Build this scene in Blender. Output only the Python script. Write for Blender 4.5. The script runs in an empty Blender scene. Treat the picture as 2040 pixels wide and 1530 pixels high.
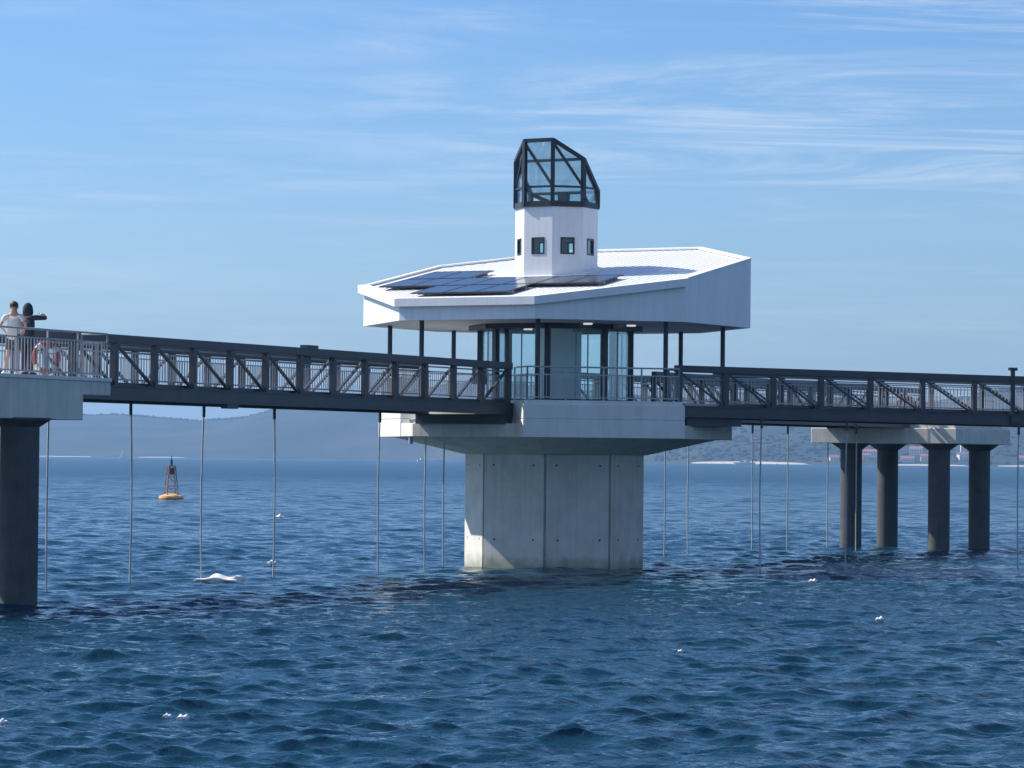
import bpy, bmesh, math, random
import numpy as np
from mathutils import Vector, Matrix
R = math.radians
random.seed(7); rng = np.random.default_rng(7)
scene = bpy.context.scene
C = scene.collection

# ------------------------------------------------------------------ camera
FPX, CAMZ = 6400.0, 3.55
PITCH, ROLL = R(1.334), R(0.55)
cam = bpy.data.cameras.new('camera'); camo = bpy.data.objects.new('camera', cam); C.objects.link(camo)
cam.sensor_width = 36.0; cam.lens = 36.0 * FPX / 2040.0; cam.clip_start = 0.5; cam.clip_end = 40000
camo.matrix_world = Matrix.Translation((0, 0, CAMZ)) @ Matrix.Rotation(R(90) + PITCH, 4, 'X') @ Matrix.Rotation(ROLL, 4, 'Z')
scene.camera = camo
CM = camo.matrix_world.to_3x3()
def ray(px, py): return CM @ Vector(((px - 1020) / FPX, -(py - 765) / FPX, -1))
def at(px, py, Y):                     # point on the ray of a pixel at depth Y
    d = ray(px, py); return Vector((0, 0, CAMZ)) + d * (Y / d.y)
def hor(px): return 914.05 + (px - 1020) * 0.0096
def X_of(px, Y): return (px - 1020) / FPX * Y

# ------------------------------------------------------------------ light
SUN_AZ, SUN_EL = -110.0, 44.0          # azimuth from the direction towards the camera, + to the right
sd = Vector((math.sin(R(SUN_AZ)) * math.cos(R(SUN_EL)), -math.cos(R(SUN_AZ)) * math.cos(R(SUN_EL)), math.sin(R(SUN_EL))))
sl = bpy.data.lights.new('sun', 'SUN'); so = bpy.data.objects.new('sun', sl); C.objects.link(so)
sl.energy = 4.7; sl.angle = R(0.55); sl.color = (1.0, 0.95, 0.87)
so.rotation_euler = (-sd).to_track_quat('-Z', 'Y').to_euler(); so.location = (-40, 60, 80)

world = bpy.data.worlds.new('World'); scene.world = world; world.use_nodes = True
wn, wl = world.node_tree.nodes, world.node_tree.links; wn.clear()
wout = wn.new('ShaderNodeOutputWorld'); wbg = wn.new('ShaderNodeBackground'); wl.new(wbg.outputs[0], wout.inputs[0])
sky = wn.new('ShaderNodeTexSky'); sky.sky_type = 'NISHITA'; sky.sun_disc = False
sky.sun_elevation = R(SUN_EL); sky.sun_rotation = math.atan2(sd.x, sd.y)
sky.air_density = 1.0; sky.dust_density = 0.9; sky.ozone_density = 3.0; sky.altitude = 0
wbg.inputs['Strength'].default_value = 0.08
def wnode(t, **kw):
    n = wn.new(t)
    for k, v in kw.items(): setattr(n, k, v)
    return n
tc = wnode('ShaderNodeTexCoord'); sep = wnode('ShaderNodeSeparateXYZ'); wl.new(tc.outputs['Generated'], sep.inputs[0])
def wmath(op, a, b=None, clamp=False):
    n = wnode('ShaderNodeMath', operation=op, use_clamp=clamp)
    for i, x in enumerate((a, b)):
        if x is None: continue
        if isinstance(x, (int, float)): n.inputs[i].default_value = x
        else: wl.new(x, n.inputs[i])
    return n.outputs[0]
zz = wmath('ADD', wmath('MAXIMUM', sep.outputs['Z'], 0.0), 0.03)
cx = wmath('DIVIDE', sep.outputs['X'], zz); cy = wmath('DIVIDE', sep.outputs['Y'], zz)
comb = wnode('ShaderNodeCombineXYZ'); wl.new(cx, comb.inputs[0]); wl.new(cy, comb.inputs[1])
def cloud(rot, sc, nscale, detail, rough, lo, hi, off=(0, 0, 0), dist=0.6):
    m = wnode('ShaderNodeMapping'); m.inputs['Rotation'].default_value = (0, 0, R(rot)); m.inputs['Scale'].default_value = sc
    m.inputs['Location'].default_value = off
    wl.new(comb.outputs[0], m.inputs[0])
    n = wnode('ShaderNodeTexNoise'); n.inputs['Scale'].default_value = nscale; n.inputs['Detail'].default_value = detail
    n.inputs['Roughness'].default_value = rough; n.inputs['Distortion'].default_value = dist
    wl.new(m.outputs[0], n.inputs['Vector'])
    r = wnode('ShaderNodeMapRange', interpolation_type='SMOOTHSTEP'); r.inputs[1].default_value = lo; r.inputs[2].default_value = hi
    wl.new(n.outputs['Fac'], r.inputs[0]); return r.outputs[0]
c1 = cloud(7, (0.50, 0.85, 1), 1.5, 10, 0.68, 0.43, 0.66, (2.6, 4.9, 0), 0.9)
c2 = cloud(-8, (0.55, 0.6, 1), 0.55, 5, 0.55, 0.38, 0.60, (7.3, 2.2, 0))
c3 = cloud(8, (0.7, 0.25, 1), 0.8, 7, 0.6, 0.45, 0.85, (1.3, 9.2, 0))
hband = wnode('ShaderNodeMapRange', interpolation_type='SMOOTHSTEP'); hband.inputs[1].default_value = 0.0; hband.inputs[2].default_value = 0.15; hband.inputs[3].default_value = 0.55; hband.inputs[4].default_value = 0.0; wl.new(sep.outputs['Z'], hband.inputs[0])
lowf = wnode('ShaderNodeMapRange', interpolation_type='SMOOTHSTEP'); lowf.inputs[1].default_value = 0.05; lowf.inputs[2].default_value = 0.135; lowf.inputs[3].default_value = 0.15; wl.new(sep.outputs['Z'], lowf.inputs[0])
cl = wmath('ADD', wmath('MULTIPLY', wmath('MULTIPLY', c1, c2), lowf.outputs[0]), wmath('MULTIPLY', wmath('ADD', wmath('MULTIPLY', c3, 0.6), 0.3), hband.outputs[0]), True)
cl = wmath('MULTIPLY', cl, 0.72)
tint = wnode('ShaderNodeMixRGB', blend_type='MULTIPLY'); tint.inputs[0].default_value = 1.0; tint.inputs[2].default_value = (0.62, 0.87, 1.20, 1); wl.new(sky.outputs[0], tint.inputs[1])
mixc = wnode('ShaderNodeMixRGB'); wl.new(cl, mixc.inputs[0]); wl.new(tint.outputs[0], mixc.inputs[1])
mixc.inputs[2].default_value = (7.6, 8.0, 8.6, 1)
wl.new(mixc.outputs[0], wbg.inputs['Color'])
vs = scene.view_settings; vs.view_transform = 'Standard'; vs.look = 'None'; vs.exposure = 0.6; vs.gamma = 1.0; vs.use_curve_mapping = False
scene.render.engine = 'CYCLES'
scene.cycles.max_bounces = 8; scene.cycles.transparent_max_bounces = 24; scene.cycles.volume_bounces = 0

# ------------------------------------------------------------------ materials
def newmat(name):
    m = bpy.data.materials.new(name); m.use_nodes = True
    nt = m.node_tree; return m, nt.nodes, nt.links, nt.nodes['Principled BSDF']
def mat(name, col, rough=0.5, metal=0.0, var=0.12, scale=3.0, bump=0.0, bscale=40.0, streak=0.0, spec=0.5, tide=False):
    m, n, l, b = newmat(name)
    b.inputs['Roughness'].default_value = rough; b.inputs['Metallic'].default_value = metal
    b.inputs['Specular IOR Level'].default_value = spec
    g = n.new('ShaderNodeNewGeometry')
    t = n.new('ShaderNodeTexNoise'); t.inputs['Scale'].default_value = scale; t.inputs['Detail'].default_value = 8; t.inputs['Roughness'].default_value = 0.65
    l.new(g.outputs['Position'], t.inputs['Vector'])
    r = n.new('ShaderNodeMapRange'); r.inputs[1].default_value = 0.3; r.inputs[2].default_value = 0.7
    r.inputs[3].default_value = 1 - var; r.inputs[4].default_value = 1 + var * 0.6
    l.new(t.outputs['Fac'], r.inputs[0]); fac = r.outputs[0]
    if streak:
        mp = n.new('ShaderNodeMapping'); mp.inputs['Scale'].default_value = (7, 7, 0.35); l.new(g.outputs['Position'], mp.inputs[0])
        t2 = n.new('ShaderNodeTexNoise'); t2.inputs['Scale'].default_value = 1.0; t2.inputs['Detail'].default_value = 6; l.new(mp.outputs[0], t2.inputs['Vector'])
        r2 = n.new('ShaderNodeMapRange'); r2.inputs[1].default_value = 0.45; r2.inputs[2].default_value = 0.75; r2.inputs[3].default_value = 1; r2.inputs[4].default_value = 1 - streak
        l.new(t2.outputs['Fac'], r2.inputs[0])
        mm = n.new('ShaderNodeMath'); mm.operation = 'MULTIPLY'; l.new(fac, mm.inputs[0]); l.new(r2.outputs[0], mm.inputs[1]); fac = mm.outputs[0]
    mx = n.new('ShaderNodeVectorMath'); mx.operation = 'SCALE'; mx.inputs[0].default_value = col; l.new(fac, mx.inputs['Scale'])
    l.new(mx.outputs[0], b.inputs['Base Color'])
    if tide:
        sx = n.new('ShaderNodeSeparateXYZ'); l.new(g.outputs['Position'], sx.inputs[0])
        tn = n.new('ShaderNodeTexNoise'); tn.inputs['Scale'].default_value = 2.2; tn.inputs['Detail'].default_value = 8; l.new(g.outputs['Position'], tn.inputs['Vector'])
        ad = n.new('ShaderNodeMath'); ad.operation = 'MULTIPLY_ADD'; ad.inputs[1].default_value = -0.9; l.new(tn.outputs['Fac'], ad.inputs[0]); l.new(sx.outputs['Z'], ad.inputs[2])
        rr = n.new('ShaderNodeMapRange'); rr.inputs[1].default_value = -0.42; rr.inputs[2].default_value = 0.02; rr.inputs[3].default_value = 0.75; rr.inputs[4].default_value = 0.0; l.new(ad.outputs[0], rr.inputs[0])
        mt_ = n.new('ShaderNodeMixRGB'); mt_.inputs[2].default_value = (0.22, 0.23, 0.14, 1); l.new(rr.outputs[0], mt_.inputs[0]); l.new(mx.outputs[0], mt_.inputs[1]); l.new(mt_.outputs[0], b.inputs['Base Color'])
    if bump:
        tb = n.new('ShaderNodeTexNoise'); tb.inputs['Scale'].default_value = bscale; tb.inputs['Detail'].default_value = 6; l.new(g.outputs['Position'], tb.inputs['Vector'])
        bp = n.new('ShaderNodeBump'); bp.inputs['Strength'].default_value = bump; bp.inputs['Distance'].default_value = 0.01
        l.new(tb.outputs['Fac'], bp.inputs['Height']); l.new(bp.outputs[0], b.inputs['Normal'])
    return m
M = {}
M['white'] = mat('white_paint', (0.85, 0.85, 0.85), 0.42, var=0.07, scale=0.6, streak=0.09)
M['roof'] = mat('roof_sheet', (0.78, 0.78, 0.79), 0.40, var=0.06, scale=0.7)
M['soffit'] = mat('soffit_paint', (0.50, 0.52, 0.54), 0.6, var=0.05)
M['concrete'] = mat('concrete', (0.66, 0.64, 0.57), 0.85, var=0.16, scale=1.3, bump=0.3, bscale=25, streak=0.14, tide=True)
M['concrete_white'] = mat('pale_concrete', (0.74, 0.73, 0.69), 0.8, var=0.10, scale=1.0, bump=0.25, bscale=25, streak=0.10)
M['concrete_dark'] = mat('pillar_steel', (0.075, 0.08, 0.085), 0.75, var=0.25, scale=2.0, bump=0.3, streak=0.2)
M['steel'] = mat('dark_steel_paint', (0.055, 0.060, 0.070), 0.42, var=0.2, scale=2.0)
M['frame'] = mat('dark_frame', (0.026, 0.031, 0.040), 0.4, var=0.15)
M['galv'] = mat('railing_steel', (0.42, 0.43, 0.45), 0.45, metal=0.2, var=0.15)
M['core'] = mat('grey_panel', (0.80, 0.81, 0.82), 0.5, var=0.05)
M['rope'] = mat('pale_rope', (0.46, 0.47, 0.46), 0.9, var=0.25, scale=2.0)
M['rubber'] = mat('black_rubber', (0.02, 0.02, 0.022), 0.6)
M['orange'] = mat('orange_foam', (0.45, 0.085, 0.05), 0.6, var=0.2)
M['yellow'] = mat('buoy_paint', (0.78, 0.42, 0.13), 0.5, var=0.15)
M['rust'] = mat('buoy_band', (0.10, 0.045, 0.03), 0.7, var=0.3)
M['lattice'] = mat('lattice_paint', (0.32, 0.15, 0.06), 0.6, var=0.3)
M['foam'] = mat('white_foam', (0.82, 0.81, 0.80), 0.8, var=0.12, scale=6)
M['skin'] = mat('skin', (0.50, 0.27, 0.19), 0.55, var=0.06)
M['hair'] = mat('hair', (0.045, 0.035, 0.03), 0.6, var=0.2)
M['tee'] = mat('white_cotton', (0.64, 0.60, 0.55), 0.85, var=0.08, scale=8)
M['shorts'] = mat('olive_cloth', (0.10, 0.10, 0.075), 0.9, var=0.15)
M['navy'] = mat('navy_cloth', (0.028, 0.036, 0.065), 0.9, var=0.2)
M['wall_w'] = mat('house_wall', (0.72, 0.68, 0.62), 0.8, var=0.08, scale=0.3)
M['wall_c'] = mat('house_wall_cream', (0.62, 0.50, 0.36), 0.8, var=0.08, scale=0.3)
M['tiles'] = mat('roof_tiles', (0.33, 0.105, 0.06), 0.8, var=0.2, scale=0.6)
M['pane_dark'] = mat('window_dark', (0.03, 0.04, 0.05), 0.15)
M['sand'] = mat('sand', (0.48, 0.43, 0.35), 0.9, var=0.12, scale=0.05)
M['hull'] = mat('boat_white', (0.80, 0.80, 0.79), 0.3, var=0.04)
def forest(name, a, b_, sc):
    m, n, l, b = newmat(name); b.inputs['Roughness'].default_value = 0.9; b.inputs['Specular IOR Level'].default_value = 0.15
    g = n.new('ShaderNodeNewGeometry'); t = n.new('ShaderNodeTexNoise'); t.inputs['Scale'].default_value = sc; t.inputs['Detail'].default_value = 8; t.inputs['Roughness'].default_value = 0.7
    l.new(g.outputs['Position'], t.inputs['Vector'])
    r = n.new('ShaderNodeValToRGB'); r.color_ramp.elements[0].position = 0.38; r.color_ramp.elements[1].position = 0.66
    r.color_ramp.elements[0].color = (*a, 1); r.color_ramp.elements[1].color = (*b_, 1)
    l.new(t.outputs['Fac'], r.inputs[0]); l.new(r.outputs[0], b.inputs['Base Color']); return m
M['hill'] = forest('hillside', (0.018, 0.028, 0.018), (0.060, 0.062, 0.044), 0.006)
M['wood'] = forest('woodland', (0.022, 0.034, 0.018), (0.050, 0.062, 0.034), 0.02)
def glassmat(name, tint, refl=1.0):
    m, n, l, b = newmat(name); n.remove(b); out = n['Material Output']
    tr = n.new('ShaderNodeBsdfTransparent'); tr.inputs[0].default_value = (*tint, 1)
    gl = n.new('ShaderNodeBsdfGlossy'); gl.inputs['Roughness'].default_value = 0.015; gl.inputs[0].default_value = (0.9, 0.95, 1, 1)
    fr = n.new('ShaderNodeFresnel'); fr.inputs[0].default_value = 1.5
    mx = n.new('ShaderNodeMixShader'); ml = n.new('ShaderNodeMath'); ml.operation = 'MULTIPLY'; ml.inputs[1].default_value = refl; ml.use_clamp = True
    l.new(fr.outputs[0], ml.inputs[0]); l.new(ml.outputs[0], mx.inputs[0]); l.new(tr.outputs[0], mx.inputs[1]); l.new(gl.outputs[0], mx.inputs[2]); l.new(mx.outputs[0], out.inputs[0])
    return m
M['glass'] = glassmat('pale_green_glass', (0.90, 0.965, 0.97), 0.6)
M['glass_l'] = glassmat('lantern_glass', (0.935, 0.98, 0.985), 0.6)
def solarmat():
    m, n, l, b = newmat('solar_cells'); b.inputs['Roughness'].default_value = 0.22; b.inputs['Base Color'].default_value = (0.030, 0.036, 0.055, 1)
    b.inputs['Coat Weight'].default_value = 0.15; b.inputs['Coat Roughness'].default_value = 0.04; return m
M['solar'] = solarmat()
def lampmat():
    m, n, l, b = newmat('ceiling_lamp_glow'); b.inputs['Base Color'].default_value = (0.8, 0.8, 0.8, 1)
    b.inputs['Emission Color'].default_value = (1, 0.97, 0.9, 1); b.inputs['Emission Strength'].default_value = 0.4; return m
M['lamp'] = lampmat()
def watermat():
    m, n, l, b = newmat('sea_water')
    b.inputs['Base Color'].default_value = (0.004, 0.034, 0.060, 1); b.inputs['Roughness'].default_value = 0.07; b.inputs['IOR'].default_value = 1.333
    g = n.new('ShaderNodeNewGeometry')
    def nz(sc, stretch, d):
        mp = n.new('ShaderNodeMapping'); mp.inputs['Scale'].default_value = stretch; mp.inputs['Rotation'].default_value = (0, 0, R(14)); l.new(g.outputs['Position'], mp.inputs[0])
        t = n.new('ShaderNodeTexNoise'); t.inputs['Scale'].default_value = sc; t.inputs['Detail'].default_value = d; t.inputs['Roughness'].default_value = 0.6; t.inputs['Distortion'].default_value = 0.3
        l.new(mp.outputs[0], t.inputs['Vector']); return t.outputs['Fac']
    b1 = n.new('ShaderNodeBump'); b1.inputs['Strength'].default_value = 1.0; b1.inputs['Distance'].default_value = 0.06
    l.new(nz(4.2, (0.7, 1, 0.2), 4), b1.inputs['Height'])
    b2 = n.new('ShaderNodeBump'); b2.inputs['Strength'].default_value = 1.0; b2.inputs['Distance'].default_value = 0.10
    l.new(nz(0.95, (0.6, 1, 0.2), 3), b2.inputs['Height']); l.new(b1.outputs[0], b2.inputs['Normal'])
    l.new(b2.outputs[0], b.inputs['Normal'])
    ln = n.new('ShaderNodeVectorMath'); ln.operation = 'LENGTH'; l.new(g.outputs['Position'], ln.inputs[0])   # waves too far off to be modelled: their slopes as roughness
    mr = n.new('ShaderNodeMapRange'); mr.inputs[1].default_value = 130; mr.inputs[2].default_value = 600; mr.inputs[3].default_value = 0.03; mr.inputs[4].default_value = 0.33
    l.new(ln.outputs['Value'], mr.inputs[0]); l.new(mr.outputs[0], b.inputs['Roughness'])
    return m
M['water'] = watermat()

# ------------------------------------------------------------------ mesh builder
class MB:
    def __init__(s): s.v = []; s.f = []
    def add(s, vs, fs):
        o = len(s.v); s.v += [tuple(x) for x in vs]; s.f += [tuple(i + o for i in q) for q in fs]; return s
    def box(s, c, d, rz=0.0):
        cx, cy, cz = c; a, b, h = d[0] / 2, d[1] / 2, d[2] / 2; k, w = math.cos(rz), math.sin(rz)
        return s.add([(cx + x * k - y * w, cy + x * w + y * k, cz + z) for z in (-h, h) for x, y in ((-a, -b), (a, -b), (a, b), (-a, b))],
                     [(3, 2, 1, 0), (4, 5, 6, 7), (0, 1, 5, 4), (1, 2, 6, 5), (2, 3, 7, 6), (3, 0, 4, 7)])
    def bar(s, p, q, w, h, up=(0, 0, 1)):
        p, q = Vector(p), Vector(q); d = (q - p).normalized(); u = Vector(up); x = d.cross(u)
        if x.length < 1e-4: x = d.cross(Vector((1, 0, 0)))
        x.normalize(); y = x.cross(d).normalized(); x *= w / 2; y *= h / 2
        return s.add([e + i * x + j * y for e in (p, q) for i, j in ((-1, -1), (1, -1), (1, 1), (-1, 1))],
                     [(0, 1, 2, 3), (7, 6, 5, 4), (0, 4, 5, 1), (1, 5, 6, 2), (2, 6, 7, 3), (3, 7, 4, 0)])
    def tube(s, p, q, r, n=10, r2=None):
        p, q = Vector(p), Vector(q); d = (q - p).normalized(); x = d.cross(Vector((0, 0, 1)))
        if x.length < 1e-4: x = Vector((1, 0, 0))
        x.normalize(); y = d.cross(x); r2 = r if r2 is None else r2
        vs = [p + r * (math.cos(2 * math.pi * i / n) * x + math.sin(2 * math.pi * i / n) * y) for i in range(n)]
        vs += [q + r2 * (math.cos(2 * math.pi * i / n) * x + math.sin(2 * math.pi * i / n) * y) for i in range(n)]
        return s.add(vs, [(i, (i + 1) % n, n + (i + 1) % n, n + i) for i in range(n)] + [tuple(range(n))[::-1], tuple(range(n, 2 * n))])
    def prism(s, poly, z0, z1, poly1=None):
        n = len(poly); p1 = poly1 or poly
        a = z0 if callable(z0) else (lambda x, y: z0); b = z1 if callable(z1) else (lambda x, y: z1)
        vs = [(x, y, a(x, y)) for x, y in poly] + [(x, y, b(x, y)) for x, y in p1]
        return s.add(vs, [(i, (i + 1) % n, n + (i + 1) % n, n + i) for i in range(n)] + [tuple(range(n))[::-1], tuple(range(n, 2 * n))])
    def lathe(s, prof, n=20, c=(0, 0, 0)):
        k = len(prof); vs = [(c[0] + r * math.cos(2 * math.pi * i / n), c[1] + r * math.sin(2 * math.pi * i / n), c[2] + z) for i in range(n) for r, z in prof]
        fs = [(i * k + j, ((i + 1) % n) * k + j, ((i + 1) % n) * k + j + 1, i * k + j + 1) for i in range(n) for j in range(k - 1)]
        fs += [tuple(i * k for i in range(n))[::-1], tuple(i * k + k - 1 for i in range(n))]
        return s.add(vs, fs)
    def mesh(s, name):
        m = bpy.data.meshes.new(name); m.from_pydata(s.v, [], s.f); m.update()
        b = bmesh.new(); b.from_mesh(m); bmesh.ops.recalc_face_normals(b, faces=b.faces); b.to_mesh(m); b.free(); return m
    def build(s, name, material, parent=None, smooth=False, kind=None, bevel=0.0):
        return link(name, s.mesh(name), material, parent, smooth, kind, bevel)
def link(name, me, material, parent=None, smooth=False, kind=None, bevel=0.0, loc=None):
    if material and not me.materials: me.materials.append(M[material])
    if smooth:
        me.polygons.foreach_set('use_smooth', [True] * len(me.polygons))
        try: me.set_sharp_from_angle(angle=R(40))
        except Exception: pass
    o = bpy.data.objects.new(name, me); C.objects.link(o); o.parent = parent
    if kind: o['kind'] = kind
    if loc is not None: o.location = loc
    if bevel:
        bv = o.modifiers.new('bevel', 'BEVEL'); bv.width = bevel; bv.segments = 1; bv.limit_method = 'ANGLE'
    return o
def thing(name, label, cat, loc=(0, 0, 0), rz=0.0, group=None):
    o = bpy.data.objects.new(name, None); C.objects.link(o); o.location = loc; o.rotation_euler = (0, 0, rz); o.empty_display_size = 0.2
    tag(o, label, cat, group); return o
def tag(o, label, cat, group=None):
    o['label'] = label; o['category'] = cat
    if group: o['group'] = group
    return o
def octa(r, ph=22.5): return [(r * math.cos(R(ph + 45 * k)), r * math.sin(R(ph + 45 * k))) for k in range(8)]
def fp(deg, a, t):                     # point at apothem a, tangent offset t on the face with normal deg
    c, s = math.cos(R(deg)), math.sin(R(deg)); return (a * c - t * s, a * s + t * c)

# ------------------------------------------------------------------ sea
def wave_field(X, Y, sp):
    ncomp = 150
    lam = np.exp(rng.uniform(math.log(0.20), math.log(7.0), ncomp))
    main = R(-68)                        # direction the chop runs to (mostly towards the camera, slightly right)
    th = main + rng.normal(0, 0.55, ncomp)
    ph = rng.uniform(0, 2 * math.pi, ncomp); k = 2 * math.pi / lam
    slope = 0.052 * np.where(lam < 0.65, 1.0, (0.65 / lam) ** 0.85)
    amp = slope / k
    Z = np.zeros_like(X); DX = np.zeros_like(X); DY = np.zeros_like(X)
    # patchy wind
    patch = 0.86 + 0.22 * np.sin(X * 0.071 + 1.2 + 1.4 * np.sin(Y * 0.031)) * np.sin(Y * 0.053 + X * 0.02)
    for i in range(ncomp):
        w = np.clip((lam[i] / sp - 2.2) / 2.2, 0, 1)
        if not w.any(): continue
        a = k[i] * (X * math.cos(th[i]) + Y * math.sin(th[i])) + ph[i]
        c, s = np.cos(a), np.sin(a); g = amp[i] * w * (patch if lam[i] < 2.5 else 1.0)
        Z += g * c; DX -= 1.0 * g * math.cos(th[i]) * s; DY -= 1.0 * g * math.sin(th[i]) * s
    return Z, DX, DY
def axis(segs):
    out = [segs[0][0]]
    for (a, b, s0, s1) in segs:
        x = a
        while x < b - 1e-6:
            t = (x - a) / (b - a); x += s0 * (s1 / s0) ** t
            out.append(min(x, b))
    return np.array(out)
def make_sea():
    # columns keep step with the distance so that far chop is still modelled; all in world metres
    inner = np.linspace(0, 24, 156); outer = np.concatenate([np.linspace(0, 1, 45)[1:] ** 2.6])
    ys = np.concatenate([-axis([(0, 300, 2, 60), (300, 9000, 60, 1500)])[:0:-1], axis([(0, 30, 2, .3), (30, 36, .3, .06), (36, 110, .06, .14), (110, 220, .14, .34), (220, 700, .34, 1.1), (700, 1500, 1.1, 4), (1500, 9000, 4, 500)])])
    sc = np.maximum(0.3, np.abs(ys) / 110.0)[:, None]
    half = np.concatenate([inner[None, :] * sc, 24 * sc + outer[None, :] * (9000 - 24 * sc)], 1)
    X = np.concatenate([-half[:, :0:-1], half], 1); Y = np.broadcast_to(ys[:, None], X.shape).copy()
    SP = np.maximum(np.gradient(X, axis=1) * 0.7, np.gradient(ys)[:, None])
    Z, DX, DY = wave_field(X, Y, SP)
    ny, nx = X.shape; co = np.stack([X + DX, Y + DY, Z], -1).reshape(-1, 3).astype(np.float32)
    i = np.arange(ny - 1)[:, None] * nx + np.arange(nx - 1)[None, :]
    q = np.stack([i, i + 1, i + 1 + nx, i + nx], -1).reshape(-1, 4).astype(np.int32)
    me = bpy.data.meshes.new('sea'); me.vertices.add(len(co)); me.vertices.foreach_set('co', co.ravel())
    me.loops.add(q.size); me.loops.foreach_set('vertex_index', q.ravel())
    me.polygons.add(len(q)); me.polygons.foreach_set('loop_start', np.arange(0, q.size, 4, dtype=np.int32))
    me.polygons.foreach_set('use_smooth', np.ones(len(q), bool)); me.update(calc_edges=True)
    return link('sea', me, 'water', kind='structure')
make_sea()

# ------------------------------------------------------------------ far shore and hills
RIDGE = [(-900, 850), (-300, 838), (0, 832), (150, 826), (250, 823), (330, 829), (400, 835), (450, 832), (500, 826), (550, 813), (640, 805), (760, 786), (900, 763), (960, 760), (1100, 769), (1280, 788), (1500, 796), (1750, 803), (1850, 800), (1920, 788), (1985, 775), (2100, 764), (2400, 750), (3000, 790)]
rx_, ry_ = zip(*RIDGE)
def shore_y(px): return 3900 + 1400 / (1 + math.exp((px - 1150) / 90.0))
def hash_noise(X, Y, sc, seed):
    r = np.random.default_rng(seed); Z = 0 * X
    for i in range(14):
        l = sc * r.uniform(0.35, 1.8); a = r.uniform(0, 6.28); Z = Z + np.cos(2 * math.pi / l * (X * math.cos(a) + Y * math.sin(a)) + r.uniform(0, 6.28)) / 14 ** 0.5
    return Z
def make_hills():
    pxs = np.arange(-900, 3000, 5.0); ts = np.concatenate([np.linspace(0, 0.06, 5), np.linspace(0.08, 1, 30), np.linspace(1.08, 2.2, 8)])
    sh = np.array([shore_y(p) for p in pxs]); dep = 900 + 250 * np.sin(pxs * 0.006)
    Yg = sh[:, None] + ts[None, :] * dep[:, None]
    Xg = (pxs[:, None] - 1020) / FPX * (sh + dep)[:, None] * (1 - 0.0 * ts[None, :])
    Yr = (sh + dep)[:, None]
    H = (hor(pxs) - np.interp(pxs, rx_, ry_) - 5)[:, None] / FPX * Yr + CAMZ
    prof = np.where(ts < 1, np.sin(np.clip(ts, 0, 1) * math.pi / 2) ** 1.15, 1 - 0.35 * (ts - 1))[None, :]
    Z = H * prof + (hash_noise(Xg, Yg, 420, 3) * 5.5 + hash_noise(Xg, Yg, 120, 4) * 1.6) * np.clip(ts * 2.2, 0, 1)[None, :] * np.clip(1.15 - ts, 0.15, 1)[None, :]
    Z[:, 0] = -2.0; Z[:, 1] = np.maximum(Z[:, 1] * 0.2, 0.6)
    nx, ny = Z.shape; vs = np.stack([Xg, Yg, Z], -1).reshape(-1, 3)
    i = np.arange(nx - 1)[:, None] * ny + np.arange(ny - 1)[None, :]
    q = np.stack([i, i + ny, i + ny + 1, i + 1], -1).reshape(-1, 4)
    me = bpy.data.meshes.new('hills'); me.from_pydata(vs.tolist(), [], q.tolist()); me.update()
    o = link('hills', me, 'hill', smooth=False, kind='structure'); me.polygons.foreach_set('use_smooth', [True] * len(me.polygons))
    return pxs, ts, Xg, Yg, Z
HP, HT, HX, HY, HZ = make_hills()
def hill_at(px, t):                      # surface point on the hill: column px (at ridge depth), fraction t up the slope
    i = np.clip((px - HP[0]) / (HP[1] - HP[0]), 0, len(HP) - 1.001); a = int(i); f = i - a
    r = lambda A: float(np.interp(t, HT, A[a]) * (1 - f) + np.interp(t, HT, A[a + 1]) * f)
    return Vector((r(HX), r(HY), r(HZ)))
HS = [ # px, t, w, d, h, wall, storeys, text
 (1530, .50, 12, 9, 5.5, 'wall_c', 2, 'cream house with red roof high on the far wooded hillside'),
 (1552, .42, 14, 9, 6, 'wall_c', 2, 'wide cream house with red roof below the highest hillside house'),
 (1590, .36, 10, 8, 6, 'wall_w', 2, 'white house with red roof on the far hillside beside a tall white block'),
 (1606, .40, 8, 8, 9, 'wall_w', 3, 'tall narrow white block on the far hillside'),
 (1577, .11, 9, 8, 6, 'wall_w', 2, 'white waterfront house with red roof standing alone near the beach'),
 (1608, .07, 10, 8, 4.5, 'wall_c', 1, 'low cream house with red roof just above the far beach'),
 (1628, .11, 16, 9, 5, 'wall_w', 2, 'long white house with red roof above the far beach'),
 (1660, .09, 12, 9, 5, 'wall_w', 2, 'white house with red roof beyond the slim bridge ropes'),
 (1720, .13, 13, 9, 6, 'wall_w', 2, 'white house with red roof seen between the two left grey pillars'),
 (1733, .06, 15, 9, 5, 'wall_c', 1, 'low cream house with red roof at the water between the left grey pillars'),
 (1748, .10, 9, 8, 6, 'wall_w', 2, 'narrow white house with red roof close behind the second grey pillar'),
 (1812, .26, 13, 9, 6, 'wall_w', 2, 'white house with red roof seen high between the middle grey pillars'),
 (1822, .15, 18, 10, 7, 'wall_w', 2, 'large white house with red roof seen between the middle grey pillars'),
 (1800, .08, 10, 8, 5, 'wall_w', 1, 'small white house with red roof low between the middle grey pillars'),
 (1905, .06, 16, 8, 4, 'wall_w', 1, 'low white house with red roof between the right grey pillars'),
 (1990, .05, 18, 8, 4, 'wall_w', 1, 'low white house with red roof right of all grey pillars'),
 (2012, .20, 12, 9, 6, 'wall_w', 2, 'white house with red roof on the slope right of all grey pillars'),
 (1560, .24, 10, 8, 6, 'wall_w', 2, 'white house with red roof halfway down the far hillside'),
 (1545, .05, 9, 7, 4, 'wall_w', 1, 'small low white house with red roof beside the beach'),
 (1690, .05, 13, 8, 4, 'wall_w', 1, 'low white house with red roof behind the leftmost grey pillar'),
]
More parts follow.
